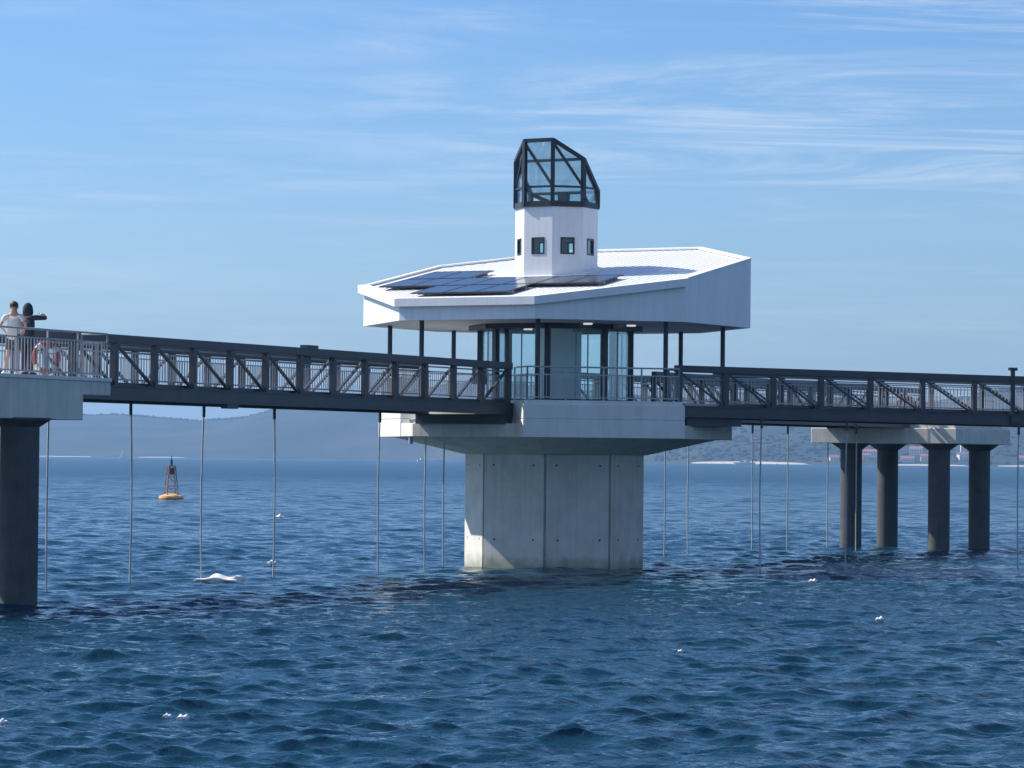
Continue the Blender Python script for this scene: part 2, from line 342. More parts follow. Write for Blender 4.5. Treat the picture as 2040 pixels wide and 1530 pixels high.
# woodland: crowns nobody could count, on ridge and slopes
def make_woodland():
    ico = bmesh.new(); bmesh.ops.create_icosphere(ico, subdivisions=1, radius=1.0)
    bv = np.array([v.co[:] for v in ico.verts]); bf = np.array([[v.index for v in f.verts] for f in ico.faces]); ico.free()
    V = []; F = []; n = 0; r = random.Random(5)
    for k in range(9000):
        px = r.uniform(-300, 2300); t = r.choice((r.uniform(0.93, 1.03), r.uniform(0.9, 1.04), r.uniform(0.04, 1.0), r.uniform(0.03, 0.3)))
        if px < 1250 and t < 0.9: continue
        if px > 1480 and t < 0.9 and r.random() < 0.35: continue
        if any(abs(px - h[0]) < 9 and h[1] - .12 < t < h[1] + .02 for h in HS): continue
        p = hill_at(px, t); s = r.choice((r.uniform(1.6, 3.2), r.uniform(2.5, 4.8))); jit = 1 + rng.uniform(-.25, .25, (len(bv), 1))
        V.append(bv * jit * np.array([s * r.uniform(.8, 1.5), s, s * r.uniform(.5, .95)]) + np.array([p.x, p.y, p.z + s * .15])); F.append(bf + n); n += len(bv)
    me = bpy.data.meshes.new('woodland'); me.from_pydata(np.concatenate(V).tolist(), [], np.concatenate(F).tolist()); me.update()
    o = link('woodland', me, 'hill', kind='stuff'); tag(o, 'dark woodland covering the far hills across the bay', 'woodland')
make_woodland()
def strip(name, px0, px1, w=6.0, h=2.4):
    mb = MB(); top = []; n = 24
    vs = []
    for k in range(n + 1):
        px = px0 + (px1 - px0) * k / n; e = math.sin(math.pi * k / n) ** 0.4 + 0.05
        p0 = hill_at(px, 0.0); y0 = p0.y - 14; X = (px - 1020) / FPX * (y0 + 450)
        vs += [(p0.x, y0 - 10 * e, -0.5), (p0.x, y0 + 4, h * 0.7 * e), (p0.x, y0 + 26, h * e + 0.4), (p0.x, y0 + 60, 1.0)]
    mb.add(vs, [(4 * k + j, 4 * k + 4 + j, 4 * k + 5 + j, 4 * k + 1 + j) for k in range(n) for j in range(3)])
    o = mb.build(name, 'sand', smooth=True, kind='structure'); return o
strip('beach', 1300, 1490, h=2.6); strip('beach', 1640, 1800, h=1.3); strip('beach', 240, 330, h=0.7); strip('beach', 400, 470, h=0.8); strip('beach', 1850, 1990, h=1.2)

# houses on the right-hand shore
def house(px, t, w, d, hh, wall, roofm, rot, label, storeys=1):
    p = hill_at(px, t); o = thing('house', label, 'house', (p.x, p.y, p.z - 1.0), R(rot), 'houses on the far shore')
    MB().box((0, 0, hh / 2 + 0.5), (w, d, hh + 1)).build('wall', wall, o)
    rr = MB(); e = 0.5; z0 = hh + 1.0; zr = z0 + d * 0.26
    rr.add([(-w / 2 - e, -d / 2 - e, z0), (w / 2 + e, -d / 2 - e, z0), (w / 2 + e, d / 2 + e, z0), (-w / 2 - e, d / 2 + e, z0), (-w / 2 - e, 0, zr), (w / 2 + e, 0, zr)],
           [(0, 1, 5, 4), (2, 3, 4, 5), (0, 4, 3), (1, 2, 5), (3, 2, 1, 0)])
    rf = rr.build('roof', roofm, o); MB().box((w * .25, d * .15, zr + 0.3), (0.9, 0.9, 1.8)).build('chimney', wall, rf)
    nw = max(2, int(w / 3.2))
    for s in range(storeys):
        for k in range(nw):
            MB().box((-w / 2 + (k + .5) * w / nw, -d / 2 - 0.03, 2.6 + 3.0 * s), (1.3, 0.1, 1.5)).build('window', 'pane_dark', o)
    return o
for (px, t, w, d, hh, wm, st, tx) in HS: house(px, t, w * 1.25, d * 1.2, hh * 1.2, wm, 'tiles', random.uniform(-25, 25), tx, st)

# ------------------------------------------------------------------ pavilion on its column
PAV = Vector((1.42, 106.0, 0)); PROT = R(-119)
ex = Vector((math.cos(PROT), math.sin(PROT), 0)); ey = Vector((-math.sin(PROT), math.cos(PROT), 0))
def pav_w(u, v, z=0): return PAV + ex * u + ey * v + Vector((0, 0, z))
pav = thing('observation_pavilion', 'white octagonal pavilion with sloping roof and glass lantern tower on a concrete column', 'pavilion', (PAV.x, PAV.y, 0), PROT)
DECK = 5.40; SOFF = 7.94
rz = lambda x, y: 9.676 - 0.19 * x
# column: core and eight panels with open joints
MB().prism(octa(2.86), -1.5, 3.72).build('column_core', 'concrete', pav)
sde = 2 * 2.97 * math.sin(R(22.5)); apo = 2.97 * math.cos(R(22.5))
for k in range(8):
    g = 0.035 if k != 1 else 0.05
    t0, t1 = -sde / 2 + g, sde / 2 - g
    if k == 1: t1 -= 0.06
    if k == 2: t0 += 0.12
    mb = MB(); mb.prism([fp(45 * k, apo - .22, t0 + .08), fp(45 * k, apo, t0), fp(45 * k, apo, t1), fp(45 * k, apo - .22, t1 - .08)], -1.4, 3.70)
    pn = mb.build('column_panel', 'concrete', pav, bevel=0.012)
    for (tt, z) in ((-0.75, 3.35), (0.72, 3.35), (-0.7, 0.95), (0.72, 0.95)):
        p = fp(45 * k, apo - .03, tt); q = fp(45 * k, apo + .006, tt)
        MB().tube((*p, z), (*q, z), 0.035, 8).build('tie_hole', 'rubber', pn)
c = fp(67.5, 2.97, 0.0); MB().tube((c[0], c[1], -1.4), (c[0], c[1], 3.7), 0.055, 10).build('drain_pipe', 'concrete', pav, smooth=True)
MB().prism(octa(3.03), 3.70, 4.23, octa(5.35)).build('flared_underside', 'concrete', pav)
MB().prism(octa(5.85), 4.23, 4.66).build('base_slab', 'concrete', pav, bevel=0.015)
# upper deck block with recesses for the bridges
a0 = 5.43; cw = 2.66
sh = 5.85 * math.sin(R(22.5))
def isect(p, d, q, e):
    det = d[0] * -e[1] + d[1] * e[0]; rx, ry = q[0] - p[0], q[1] - p[1]
    t = (rx * -e[1] + ry * e[0]) / det; return (p[0] + d[0] * t, p[1] + d[1] * t)
def nrm(deg): return (math.cos(R(deg)), math.sin(R(deg)))
def tng(deg): return (-math.sin(R(deg)), math.cos(R(deg)))
def outline(o):
    A = 5.43 + o
    L = []
    f45a = fp(45, A, -cw - o); f45b = fp(45, A, cw + o)
    L.append(isect(f45a, nrm(45), fp(0, 4.35 + o, 0), tng(0))); L.append(f45a); L.append(f45b)
    L.append(isect(f45b, nrm(45), fp(90, 4.95 + o, 0), tng(90)))
    L.append(isect(fp(90, 4.95 + o, 0), tng(90), fp(135, A, 0), tng(135)))
    for a, b in ((135, 180), (180, 225), (225, 270), (270, 315)): L.append(isect(fp(a, A, 0), tng(a), fp(b, A, 0), tng(b)))
    L.append(isect(fp(315, A, 0), tng(315), fp(0, 4.35 + o, 0), tng(0)))
    return L
MB().prism(outline(0), 4.232, 4.80).build('deck_fascia', 'concrete_white', pav, bevel=0.01)
MB().prism(outline(-0.02), 4.79, 4.83).build('shadow_gap', 'concrete', pav)
MB().prism(outline(0), 4.815, 5.27).build('deck_fascia', 'concrete_white', pav, bevel=0.01)
MB().prism(outline(-0.06), 5.26, DECK).build('deck_slab', 'concrete_white', pav, bevel=0.01)
# slender posts
for x, y in octa(5.52): MB().tube((x, y, DECK - .05), (x, y, SOFF + .05), 0.078, 14).build('roof_post', 'frame', pav, smooth=True)
# glass room
G = octa(2.5)
for i, (x, y) in enumerate(G):
    MB().box((x, y, (DECK + SOFF) / 2), (0.17, 0.19, SOFF - DECK + .06), R(22.5 + 45 * i)).build('mullion', 'frame', pav)
for i in range(8):
    (x0, y0), (x1, y1) = G[i], G[(i + 1) % 8]
    hb = MB().bar((x0 * 1.09, y0 * 1.09, 7.85), (x1 * 1.09, y1 * 1.09, 7.85), 0.34, 0.16).build('head_beam', 'frame', pav)
    MB().bar((x0, y0, 5.45), (x1, y1, 5.45), 0.1, 0.1).build('sill_rail', 'frame', pav)
    MB().bar((x0, y0, 6.62), (x1, y1, 6.62), 0.014, 2.3).build('glass_pane', 'glass', pav)
    mx, my = (x0 + x1) / 2, (y0 + y1) / 2
    MB().bar((mx, my, 5.45), (mx, my, 7.8), 0.035, 0.035).build('pane_joint', 'galv', pav)
MB().prism(octa(0.62, 0), DECK - .02, SOFF).build('stair_core', 'core', pav, bevel=0.02)
MB().box((0.95, 0.85, 6.55), (0.10, 1.1, 2.3), R(35)).build('inner_partition', 'core', pav)
# downlights
for (x, y) in ((2.05, -1.3), (2.35, 0.1), (1.9, 2.2), (0.2, 2.9), (-1.9, 1.5), (-1.4, -1.8)):
    MB().tube((x, y, SOFF - .05), (x, y, SOFF - .005), 0.15, 18).build('ceiling_lamp', 'lamp', pav)
# roof
RO = octa(6.42)
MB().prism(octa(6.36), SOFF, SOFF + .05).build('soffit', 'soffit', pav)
for k in range(1, 6):
    pass
roof = MB().prism(octa(6.38), lambda x, y: rz(x, y) - .18, lambda x, y: rz(x, y) - .02).build('roof_deck', 'roof', pav)
for v in np.arange(-5.7, 5.71, 0.285):
    # clip rib to the octagon
    lim = min(5.90, (5.90 * math.sqrt(2) - abs(v))); lim = max(0.3, lim)
    a, b = -lim, lim; segs = [(a, b)]
    tw = 1.32
    if abs(v) < tw: cut = min(1.3, 1.3 * math.sqrt(2) - abs(v)) ; segs = [(a, -cut), (cut, b)]
    for (s0, s1) in segs:
        q = MB(); q.add([(s, v + w, rz(s, 0) + z) for s in (s0, s1) for (w, z) in ((-.05, -.025), (-.02, -.004), (.02, -.004), (.05, -.025))],
              [(0, 1, 2, 3), (7, 6, 5, 4), (0, 4, 5, 1), (1, 5, 6, 2), (2, 6, 7, 3), (3, 7, 4, 0)])
        q.build('roof_rib', 'roof', roof)
for i in range(8):
    (x0, y0), (x1, y1) = RO[i], RO[(i + 1) % 8]
    th = 0.07; n = ((x0 + x1) / 2, (y0 + y1) / 2); ln = math.hypot(*n); n = (n[0] / ln * th, n[1] / ln * th)
    poly = [(x0, y0), (x1, y1), (x1 - n[0], y1 - n[1]), (x0 - n[0], y0 - n[1])]
    MB().prism(poly, SOFF - .03, lambda x, y: rz(x, y) + .03).build('fascia_panel', 'white', pav)
    e = MB(); k0, k1 = 1.003, 0.975
    e.prism([(x0 * k0, y0 * k0), (x1 * k0, y1 * k0), (x1 * k1, y1 * k1), (x0 * k1, y0 * k1)], lambda x, y: rz(x, y) + .02, lambda x, y: rz(x, y) + .075).build('edge_cap', 'white', pav)
OT = octa(6.62)
for i in (6, 7, 0):                      # boxed gutter on the three low faces
    (x0, y0), (x1, y1) = OT[i], OT[(i + 1) % 8]; (a0x, a0y), (a1x, a1y) = RO[i], RO[(i + 1) % 8]
    poly = [(x0, y0), (x1, y1), (a1x, a1y), (a0x, a0y)]
    MB().prism(poly, lambda x, y: rz(x, y) - .17, lambda x, y: rz(x, y) + .085).build('eaves_gutter', 'white', pav)
# tower
TR = 1.37; TA = TR * math.cos(R(22.5)); TS = TR * math.sin(R(22.5)); TZ1 = 11.80
tow = MB().prism(octa(1.5), lambda x, y: rz(x, y) - .04, lambda x, y: rz(x, y) + .10).build('tower_flashing', 'white', pav)
for k in range(8):
    d = 45 * k; wz0, wz1, ww = 10.25, 10.80, 0.24
    zb = rz(*fp(d, TA, 0)) - .35
    mb = MB()
    def pan(t0, t1, z0, z1): mb.prism([fp(d, TA, t0), fp(d, TA, t1), fp(d, TA - .07, t1 * .947), fp(d, TA - .07, t0 * .947)], z0, z1)
    pan(-TS, -ww, zb, TZ1); pan(ww, TS, zb, TZ1); pan(-ww, ww, zb, wz0); pan(-ww, ww, wz1, TZ1)
    wl_ = mb.build('tower_wall', 'white', pav)
    fr = MB()
    for (t, z, a, b) in ((-ww + .025, 10.525, .05, .55), (ww - .025, 10.525, .05, .55)):
        p = fp(d, TA - .02, t); fr.box((p[0], p[1], z), (.07, a, b), R(d))
    for z in (10.275, 10.775):
        p = fp(d, TA - .02, 0); fr.box((p[0], p[1], z), (.068, 2 * ww, .05), R(d))
    wf = fr.build('window_frame', 'frame', wl_)
    p = fp(d, TA - .035, 0); MB().box((p[0], p[1], 10.525), (.012, 2 * ww - .05, .5), R(d)).build('window_pane', 'glass', wl_)
MB().prism(octa(1.36), TZ1 - .08, TZ1 - .01).build('lantern_light_stop', 'frame', pav)  # slab added to keep lantern light out of the tower interior
MB().prism(octa(1.24), 9.6, 9.66).build('tower_floor', 'frame', pav)
# lantern
LZ = {0: 13.98, 7: 13.98, 1: 13.38, 6: 13.38, 2: 12.38, 5: 12.38, 3: 11.98, 4: 11.98}
LR = octa(1.37); lant = MB()
MB().prism(octa(1.43), TZ1, TZ1 + .09).build('lantern_ring', 'frame', pav)
for i in range(8):
    x0, y0 = LR[i]; x1, y1 = LR[(i + 1) % 8]; j = (i + 1) % 8
    if LZ[i] > 12.1: MB().bar((x0, y0, TZ1 + .05), (x0, y0, LZ[i]), 0.13, 0.13, (x0, y0, 0)).build('lantern_post', 'frame', pav)
    MB().bar((x0, y0, LZ[i]), (x1, y1, LZ[j]), 0.12, 0.12).build('lantern_top_bar', 'frame', pav)
    MB().bar((x0, y0, TZ1 + .13), (x1, y1, TZ1 + .13), 0.10, 0.12).build('lantern_base_bar', 'frame', pav)
    zm = TZ1 + .66
    if min(LZ[i], LZ[j]) > zm - .1: MB().bar((x0, y0, zm), (x1, y1, zm), 0.06, 0.065).build('lantern_mid_bar', 'frame', pav)
    if i in (7, 0): MB().bar((x0, y0, LZ[i] - .08), (x1, y1, zm), 0.05, 0.085).build('lantern_brace', 'frame', pav)
    if i == 6: MB().bar((x0, y0, zm), (x1, y1, LZ[j] - .1), 0.045, 0.05).build('lantern_brace', 'frame', pav)
    if i == 1: MB().bar((x0, y0, TZ1 + .5), (x0 * .6 + x1 * .4, y0 * .6 + y1 * .4, TZ1 + .12), 0.04, 0.08).build('lantern_brace', 'frame', pav)
    q = MB(); s = .985
    q.add([(x0 * s, y0 * s, TZ1 + .1), (x1 * s, y1 * s, TZ1 + .1), (x1 * s, y1 * s, LZ[j]), (x0 * s, y0 * s, LZ[i])], [(0, 1, 2, 3)])
    g = q.build('lantern_pane', 'glass_l', pav)
    sm = g.modifiers.new('thickness', 'SOLIDIFY'); sm.thickness = 0.012
for (a, b, c_, d_) in ((7, 0, 1, 6), (6, 1, 2, 5), (5, 2, 3, 4)):
    q = MB().add([(LR[k][0] * .97, LR[k][1] * .97, LZ[k]) for k in (a, b, c_, d_)], [(0, 1, 2, 3)])
    g = q.build('lantern_roof_pane', 'glass_l', pav); sm = g.modifiers.new('thickness', 'SOLIDIFY'); sm.thickness = 0.012
    if a != 7: MB().bar((LR[a][0], LR[a][1], LZ[a]), (LR[b][0], LR[b][1], LZ[b]), 0.09, 0.09).build('lantern_top_bar', 'frame', pav)
MB().bar((-.5, 0, TZ1 + .05), (-.5, 0, TZ1 + .62), .3, .3).build('lantern_lamp_base', 'frame', pav)
# deck railing
def railing(parent, pts, z, htop=1.04, second=0.80, post=1.4, sp=0.125, mt='galv'):
    for (p, q) in zip(pts[:-1], pts[1:]):
        p = Vector((*p, 0)) if len(p) == 2 else Vector(p); q = Vector((*q, 0)) if len(q) == 2 else Vector(q)
        p = p + Vector((0, 0, z)); q = q + Vector((0, 0, z)); d = q - p; L = d.length; up = Vector((0, 0, 1))
        MB().tube(p + up * htop, q + up * htop, 0.026, 8).build('handrail', mt, parent, smooth=True)
        MB().bar(p + up * second, q + up * second, 0.03, 0.035).build('upper_rail', mt, parent)
        MB().bar(p + up * 0.09, q + up * 0.09, 0.03, 0.035).build('lower_rail', mt, parent)
        n = max(1, int(L / post + .5))
        for k in range(n + 1):
            a = p + d * (k / n); MB().bar(a - up * .02, a + up * htop, 0.05, 0.03).build('rail_post', mt, parent)
        nb = int(L / sp); b = MB()
        for k in range(1, nb): a = p + d * (k / nb); b.bar(a + up * .09, a + up * second, 0.016, 0.016)
        b.build('balusters', mt, parent, kind='stuff')
ir = lambda deg, t: fp(deg, 5.30, t)
railing(pav, [isect(fp(45, 0, -2.5), nrm(45), fp(0, 4.5, 0), tng(0)), ir(45, -2.5), ir(45, 2.5), isect(fp(45, 0, 2.5), nrm(45), fp(90, 4.8, 0), tng(90)), fp(90, 4.8, -0.4)], DECK)
railing(pav, [isect(fp(225, 5.3, 0), tng(225), fp(180, 5.3, 0), tng(180)), isect(fp(225, 5.3, 0), tng(225), fp(270, 5.3, 0), tng(270)), isect(fp(315, 5.3, 0), tng(315), fp(270, 5.3, 0), tng(270)), fp(315, 5.3, 0.6)], DECK)
# rope davit pipe on the recess
pp = fp(0, 4.9, -2.6); MB().tube((pp[0], pp[1], 4.0), (pp[0], pp[1], 4.78), .07, 10).tube((pp[0], pp[1], 4.75), (pp[0] - .1, pp[1] + .35, 4.8), .07, 10).build('bent_pipe', 'galv', pav, smooth=True)

# solar panels lying on the roof
def solar(u0, u1, v0, v1, label, grp):
    uc, vc = (u0 + u1) / 2, (v0 + v1) / 2; p = pav_w(uc, vc, rz(uc, 0) + 0.115)
    o = thing('solar_panel', label, 'solar panel', p, 0, grp)
    o.rotation_euler = (Matrix.Rotation(PROT, 3, 'Z') @ Matrix.Rotation(math.atan(0.19), 3, 'Y')).to_euler()
    a, b = (u1 - u0) / 2 / math.cos(math.atan(.19)) - .005, (v1 - v0) / 2 - .004
    MB().box((0, 0, 0), (2 * a - .05, 2 * b - .05, .024)).build('cell_glass', 'solar', o)
    f = MB(); f.box((a - .014, 0, 0), (.03, 2 * b, .036)).box((-a + .014, 0, 0), (.03, 2 * b, .036)).box((0, b - .014, 0), (2 * a - .06, .03, .036)).box((0, -b + .014, 0), (2 * a - .06, .03, .036)).build('panel_frame', 'frame', o)
    r = MB(); r.box((a * .5, 0, -.058), (.05, 2 * b, .085)).box((-a * .5, 0, -.058), (.05, 2 * b, .085)).build('mounting_rail', 'galv', o)
w1 = 3.52 / 3
ORD = ('first', 'second', 'third', 'fourth', 'fifth', 'sixth', 'seventh')
for k in range(3): solar(3.45, 5.18, -2.5 + k * w1, -2.5 + (k + 1) * w1, ORD[k] + ' solar panel from the sunlit white end face in the row along the eaves', 'solar panels in the lowest row')
for k in range(7):
    v0 = -4.78 + k * 1.16
    solar(1.62, 3.40, v0, v0 + 1.16, ORD[k] + ' solar panel from the sunlit white end face in the long middle row', 'solar panels in the middle row')
for k in range(2): solar(-.22, 1.57, -4.78 + k * 1.16, -4.78 + (k + 1) * 1.16, ('outer' if k == 0 else 'inner') + ' solar panel of the short upper pair beside the white tower', 'solar panels in the upper row')

# ------------------------------------------------------------------ footbridges
ZB, ZT = 4.94, 6.58
def footbridge(label, A, D, posts, width, side, diag_near, diag_far, s0, s1, far0=None, dz=0.0, far1=None):
    """A, D: world points of post 0 and last post of the near truss; posts: distances; s0/s1: chord ends"""
    A, D = Vector((*A, 0)), Vector((*D, 0)); d = (D - A).normalized(); L = (D - A).length
    o = thing('footbridge', label, 'footbridge', (A.x, A.y, ZB), math.atan2(d.y, d.x))
    z = lambda s: dz * s / L
    H = ZT - ZB
    for (y, dg, st) in ((0.0, diag_near, (s0, s1)), (side * width, diag_far, (far0 if far0 is not None else s0, far1 if far1 is not None else s1))):
        a, b = st
        MB().bar((a, y, z(a) + H - .11), (b, y, z(b) + H - .11), 0.20, 0.22).build('top_chord', 'steel', o, bevel=0.012)
        bc = MB(); bc.bar((a - .1, y, z(a) + .18), (b + .1, y, z(b) + .18), 0.16, 0.30); bc.bar((a - .1, y, z(a) + .015), (b + .1, y, z(b) + .015), 0.24, 0.03); bc.bar((a - .1, y, z(a) + .345), (b + .1, y, z(b) + .345), 0.24, 0.03)
        bc.build('bottom_chord', 'steel', o)
        pl = [s for s in posts if a - .05 <= s <= b + .05]
        for s in pl: MB().box((s, y, z(s) + (.36 + H - .22) / 2), (.155, .155, H - .22 - .36 + .02)).build('truss_post', 'steel', o)
        for i, (p, q) in enumerate(zip(posts[:-1], posts[1:])):
            if p < a - .05 or q > b + .05: continue
            dn = dg[i % len(dg)] if not callable(dg) else dg(i)
            zt, zb = H - .24, .38
            P, Q = ((p + .08, zt), (q - .08, zb)) if dn == '\\' else ((p + .08, zb), (q - .08, zt))
            MB().bar((P[0], y, z(p) + P[1]), (Q[0], y, z(q) + Q[1]), 0.05, 0.085, (0, 1, 0)).build('diagonal', 'steel', o)
            gx = (p + .1) if dn == '/' else (q - .1)
            MB().box((gx, y, z(gx) + .42), (.26, .02, .16)).build('gusset_plate', 'steel', o)
        yi = y - side * -0.16 if y == 0 else y - side * 0.16
        yi = side * 0.17 if y == 0 else side * (width - 0.17)
        up = Vector((0, 0, 1)); zr = DECK - ZB
        MB().bar((a, yi, z(a) + zr + .90), (b, yi, z(b) + zr + .90), 0.05, 0.045).build('handrail', 'galv', o)
        MB().bar((a, yi, z(a) + zr + .76), (b, yi, z(b) + zr + .76), 0.03, 0.03).build('upper_rail', 'galv', o)
        MB().bar((a, yi, z(a) + zr + .06), (b, yi, z(b) + zr + .06), 0.04, 0.04).build('lower_rail', 'galv', o)
        bl = MB(); n = int((b - a) / .13)
        for k in range(1, n): s = a + (b - a) * k / n; bl.bar((s, yi, z(s) + zr + .06), (s, yi, z(s) + zr + .76), 0.016, 0.016)
        bl.build('balusters', 'galv', o, kind='stuff')
    a, b = s0, s1
    if far0 is not None: a = max(s0, far0)
    MB().bar((a + .02, side * width / 2, .40), (b - .02, side * width / 2, .40 + dz), width - .26, 0.09).build('walkway', 'steel', o)
    for s in posts:
        if a - .05 <= s <= b + .05: MB().box((s, side * width / 2, z(s) + .2), (.14, width - .2, .24)).build('cross_beam', 'steel', o)
    return o, d
# left bridge: runs from the near pier to face A of the pavilion
LA = (X_of(227, 80.8), 80.8); LD = (X_of(1011.6, 101.0), 101.0)
Ll = math.hypot(LD[0] - LA[0], LD[1] - LA[1]); pl_ = Ll / 12
Ldir = Vector((LD[0] - LA[0], LD[1] - LA[1], 0)).normalized(); Lnear = Vector((Ldir.y, -Ldir.x, 0))
lb, _ = footbridge('dark steel truss footbridge running from the pier with two people to the white pavilion', LA, LD, [k * pl_ for k in range(-2, 13)], 3.0, 1,
    lambda i: '\\' if i < 7 else '/', lambda i: '\\' if i < 5 else '/', -2 * pl_ - .1, Ll + .16)
MB().box((4.98 * pl_ + .55, 0, ZT - ZB + .035), (.62, .24, .10)).box((4.98 * pl_ + .55, .1, ZT - ZB - .3), (.5, .05, .3)).build('splice_collar', 'steel', lb)
MB().box((3 * pl_, 0, -.06), (.55, .2, .13)).build('bearing_block', 'steel', lb)
MB().box((Ll + .45, 1.5, .25), (.65, 2.7, .28)).build('landing_plate', 'steel', lb)
MB().box((Ll - .12, 1.5, -.15), (.5, 3.15, .31)).build('bearing_beam', 'steel', lb)
# right bridge: leaves the pavilion to the right
rpx = [1351.7, 1446.7, 1540.8, 1635.8, 1734.5, 1838, 1941, 2045, 2150, 2255]
RA = Vector((X_of(rpx[0], 102.3), 102.3)); RE = Vector((X_of(2045, 106.7), 106.7)); rd = (RE - RA); rL = rd.length; rd = rd / rL
def s_on(A, d, px):
    k = (px - 1020) / FPX; return (k * A.y - A.x) / (d.x - k * d.y)
rposts = [s_on(RA, rd, p) for p in rpx]
rb, _ = footbridge('dark steel truss footbridge leaving the white pavilion past the rope-hung pillars', RA, RE, rposts, 3.0, 1, lambda i: '\\', lambda i: '\\', -.12, rposts[-1], far0=rposts[1] + .9, dz=-.13)
MB().box((s_on(RA, rd, 2014), -.13, .84), (.14, .06, 1.86)).box((s_on(RA, rd, 2014), -.13, 1.74), (.3, .1, .1)).build('splice_collar', 'frame', rb)
MB().box((1.3, 1.4, -.15), (1.9, 2.6, .28)).build('bearing_beam', 'steel', rb)
# back bridge: leaves the far side of the pavilion
bdir = Vector((-ex.x, -ex.y, 0)); bnear = Vector((bdir.y, -bdir.x, 0))
def bk(s, across): return PAV + bdir * s + bnear * across
BA = bk(4.9, 1.2); BE = bk(29.5, 1.2); bL = 24.6; nb_ = 13
bb, _ = footbridge('dark steel truss footbridge leaving the far side of the pavilion to the four-pillar pier', (BA.x, BA.y), (BE.x, BE.y), [bL * k / nb_ for k in range(nb_ + 1)], 3.2, 1, lambda i: '\\' if i < 7 else '/', lambda i: '/' if i > 6 else '\\', 0, bL)

# ------------------------------------------------------------------ piers
def pillar(parent, x, y, r, ztop, flare=0.2, fh=0.2):
    return MB().lathe([(r, -1.6), (r, ztop - fh), (r + flare * 1.25, ztop - .02), (r + flare * 1.25, ztop + .02)], 28, (x, y, 0)).build('pillar', 'concrete_dark', parent, smooth=True)
# near left pier, aligned with the left bridge
lp0 = Vector((*LA, 0)); org = lp0 + Lnear * 1.0
def sL(px, off):
    p = lp0 + Lnear * off; return s_on(Vector((p.x, p.y)), Vector((Ldir.x, Ldir.y)), px)
s_led, s_blk = sL(222, 1.0), sL(167, 1.0)
lpier = thing('bridge_pier', 'concrete pier with a dark round pillar and railing where two people stand', 'pier', (lp0.x, lp0.y, 0), math.atan2(Ldir.y, Ldir.x))
# local: +x along bridge, -y towards the near side
DK = 5.43
MB().box(((s_led - 12) / 2, -1.0 + 2.9, DK - .045), (s_led + 12, 5.8 + .04, .09)).build('deck_edge', 'concrete_white', lpier, bevel=0.01)
MB().box(((s_led - 12) / 2, -.27, DK - .09 - .165), (s_led + 12, 1.42, .335)).build('ledge_beam', 'concrete', lpier, bevel=0.012)
MB().box(((s_blk - 12) / 2, -1.0 + .62 + .012, (4.385 + DK - .095) / 2), (s_blk + 12, 1.24, DK - .095 - 4.385)).build('cap_beam', 'concrete', lpier, bevel=0.015)
MB().box(((s_blk - 12) / 2 - .6, 1.7, 4.65), (s_blk + 10, 3.0, .52)).build('cap_slab', 'concrete', lpier)
p = at(38, 1000, 75.9); q = p - lp0; pillar(lpier, q.dot(Ldir), -q.dot(Lnear), .46, 4.39, .22, .2)
pillar(lpier, q.dot(Ldir) + .2, -q.dot(Lnear) + 3.4, .46, 4.40, .22, .2)
railing(lpier, [(s_led - .06, -.9), (-12, -.9)], DK, htop=1.09, second=.88, sp=.13, post=1.35)
railing(lpier, [(s_led - .06, -.9), (s_led - .06, -.15)], DK, htop=1.09, second=.88, sp=.13)
# far pier with four pillars, aligned with the back bridge
fc = Vector((13.9, 131.4, 0)); bpier = thing('bridge_pier', 'concrete pier on four dark round pillars right of the pavilion', 'pier', (fc.x, fc.y, 0), math.atan2(bdir.y, bdir.x))
for (lx, ly) in ((0, 0), (3.9, 0), (0, -3.83), (4.1, -4.0)): pillar(bpier, lx, ly, .44, 4.34, .3, .28)
MB().box((2.2, -1.75, 4.63), (6.2, 6.3, .62)).build('cap_beam', 'concrete', bpier, bevel=0.02)
MB().box((2.4, -1.75, 5.14), (5.4, 5.7, .40)).build('deck_slab', 'concrete', bpier, bevel=0.015)
MB().box((-.9, -.3, 4.62), (.22, .5, .5)).build('stub_wall', 'concrete', bpier)
railing(bpier, [(-.1, 1.0), (5.5, 1.0), (5.5, -4.1), (3.0, -4.1)], 5.34)

# ------------------------------------------------------------------ hanging ropes
def rope(P, ztop, label, grp):
    o = thing('hanging_rope', label, 'rope', (P.x, P.y, -0.9), 0, grp); j = random.uniform(-.06, .06)
    n = 6; pts = [Vector((j * math.sin(k / n * 3) , -j * k / n, (ztop + .9) * k / n)) for k in range(n + 1)]
    mb = MB()
    for a, b in zip(pts[:-1], pts[1:]): mb.tube(a, b, .024, 7)
    mb.build('cord', 'rope', o, smooth=True)
    MB().tube((pts[-1].x, pts[-1].y, ztop + .62), (pts[-1].x, pts[-1].y, ztop + 1.0), .045, 8).build('hook', 'frame', o)
    return o
lf = lp0 - Lnear * 2.95
def on_line(P, d, px): s = s_on(Vector((P.x, P.y)), Vector((d.x, d.y)), px); return P + d * s
for k, px in enumerate((261, 407, 547)): rope(on_line(lf, Ldir, px), ZB - .02, ORD[k] + ' free-hanging rope from the people pier under the truss bridge', 'ropes under the left bridge')
for px, tx in ((98, 'pale rope hanging beside the dark round pillar of the pier with people'), (758, 'pale rope hanging from the bridge just outside the white corner of the pavilion slab')): rope(on_line(lf, Ldir, px), ZB - .02, tx, None)
for px, w_ in ((851, 'second nearest'), (887, 'nearest')): rope(on_line(lf, Ldir, px), ZB - .02, 'pale hanging rope ' + w_ + ' to the sunlit edge of the concrete column', 'ropes by the column')
bfar = bk(0, -2.15)
for px, w_ in ((1325, 'nearest'), (1374, 'second nearest')): rope(on_line(bfar, bdir, px), ZB - .02, 'pale hanging rope ' + w_ + ' to the shaded edge of the concrete column', 'ropes behind the column')
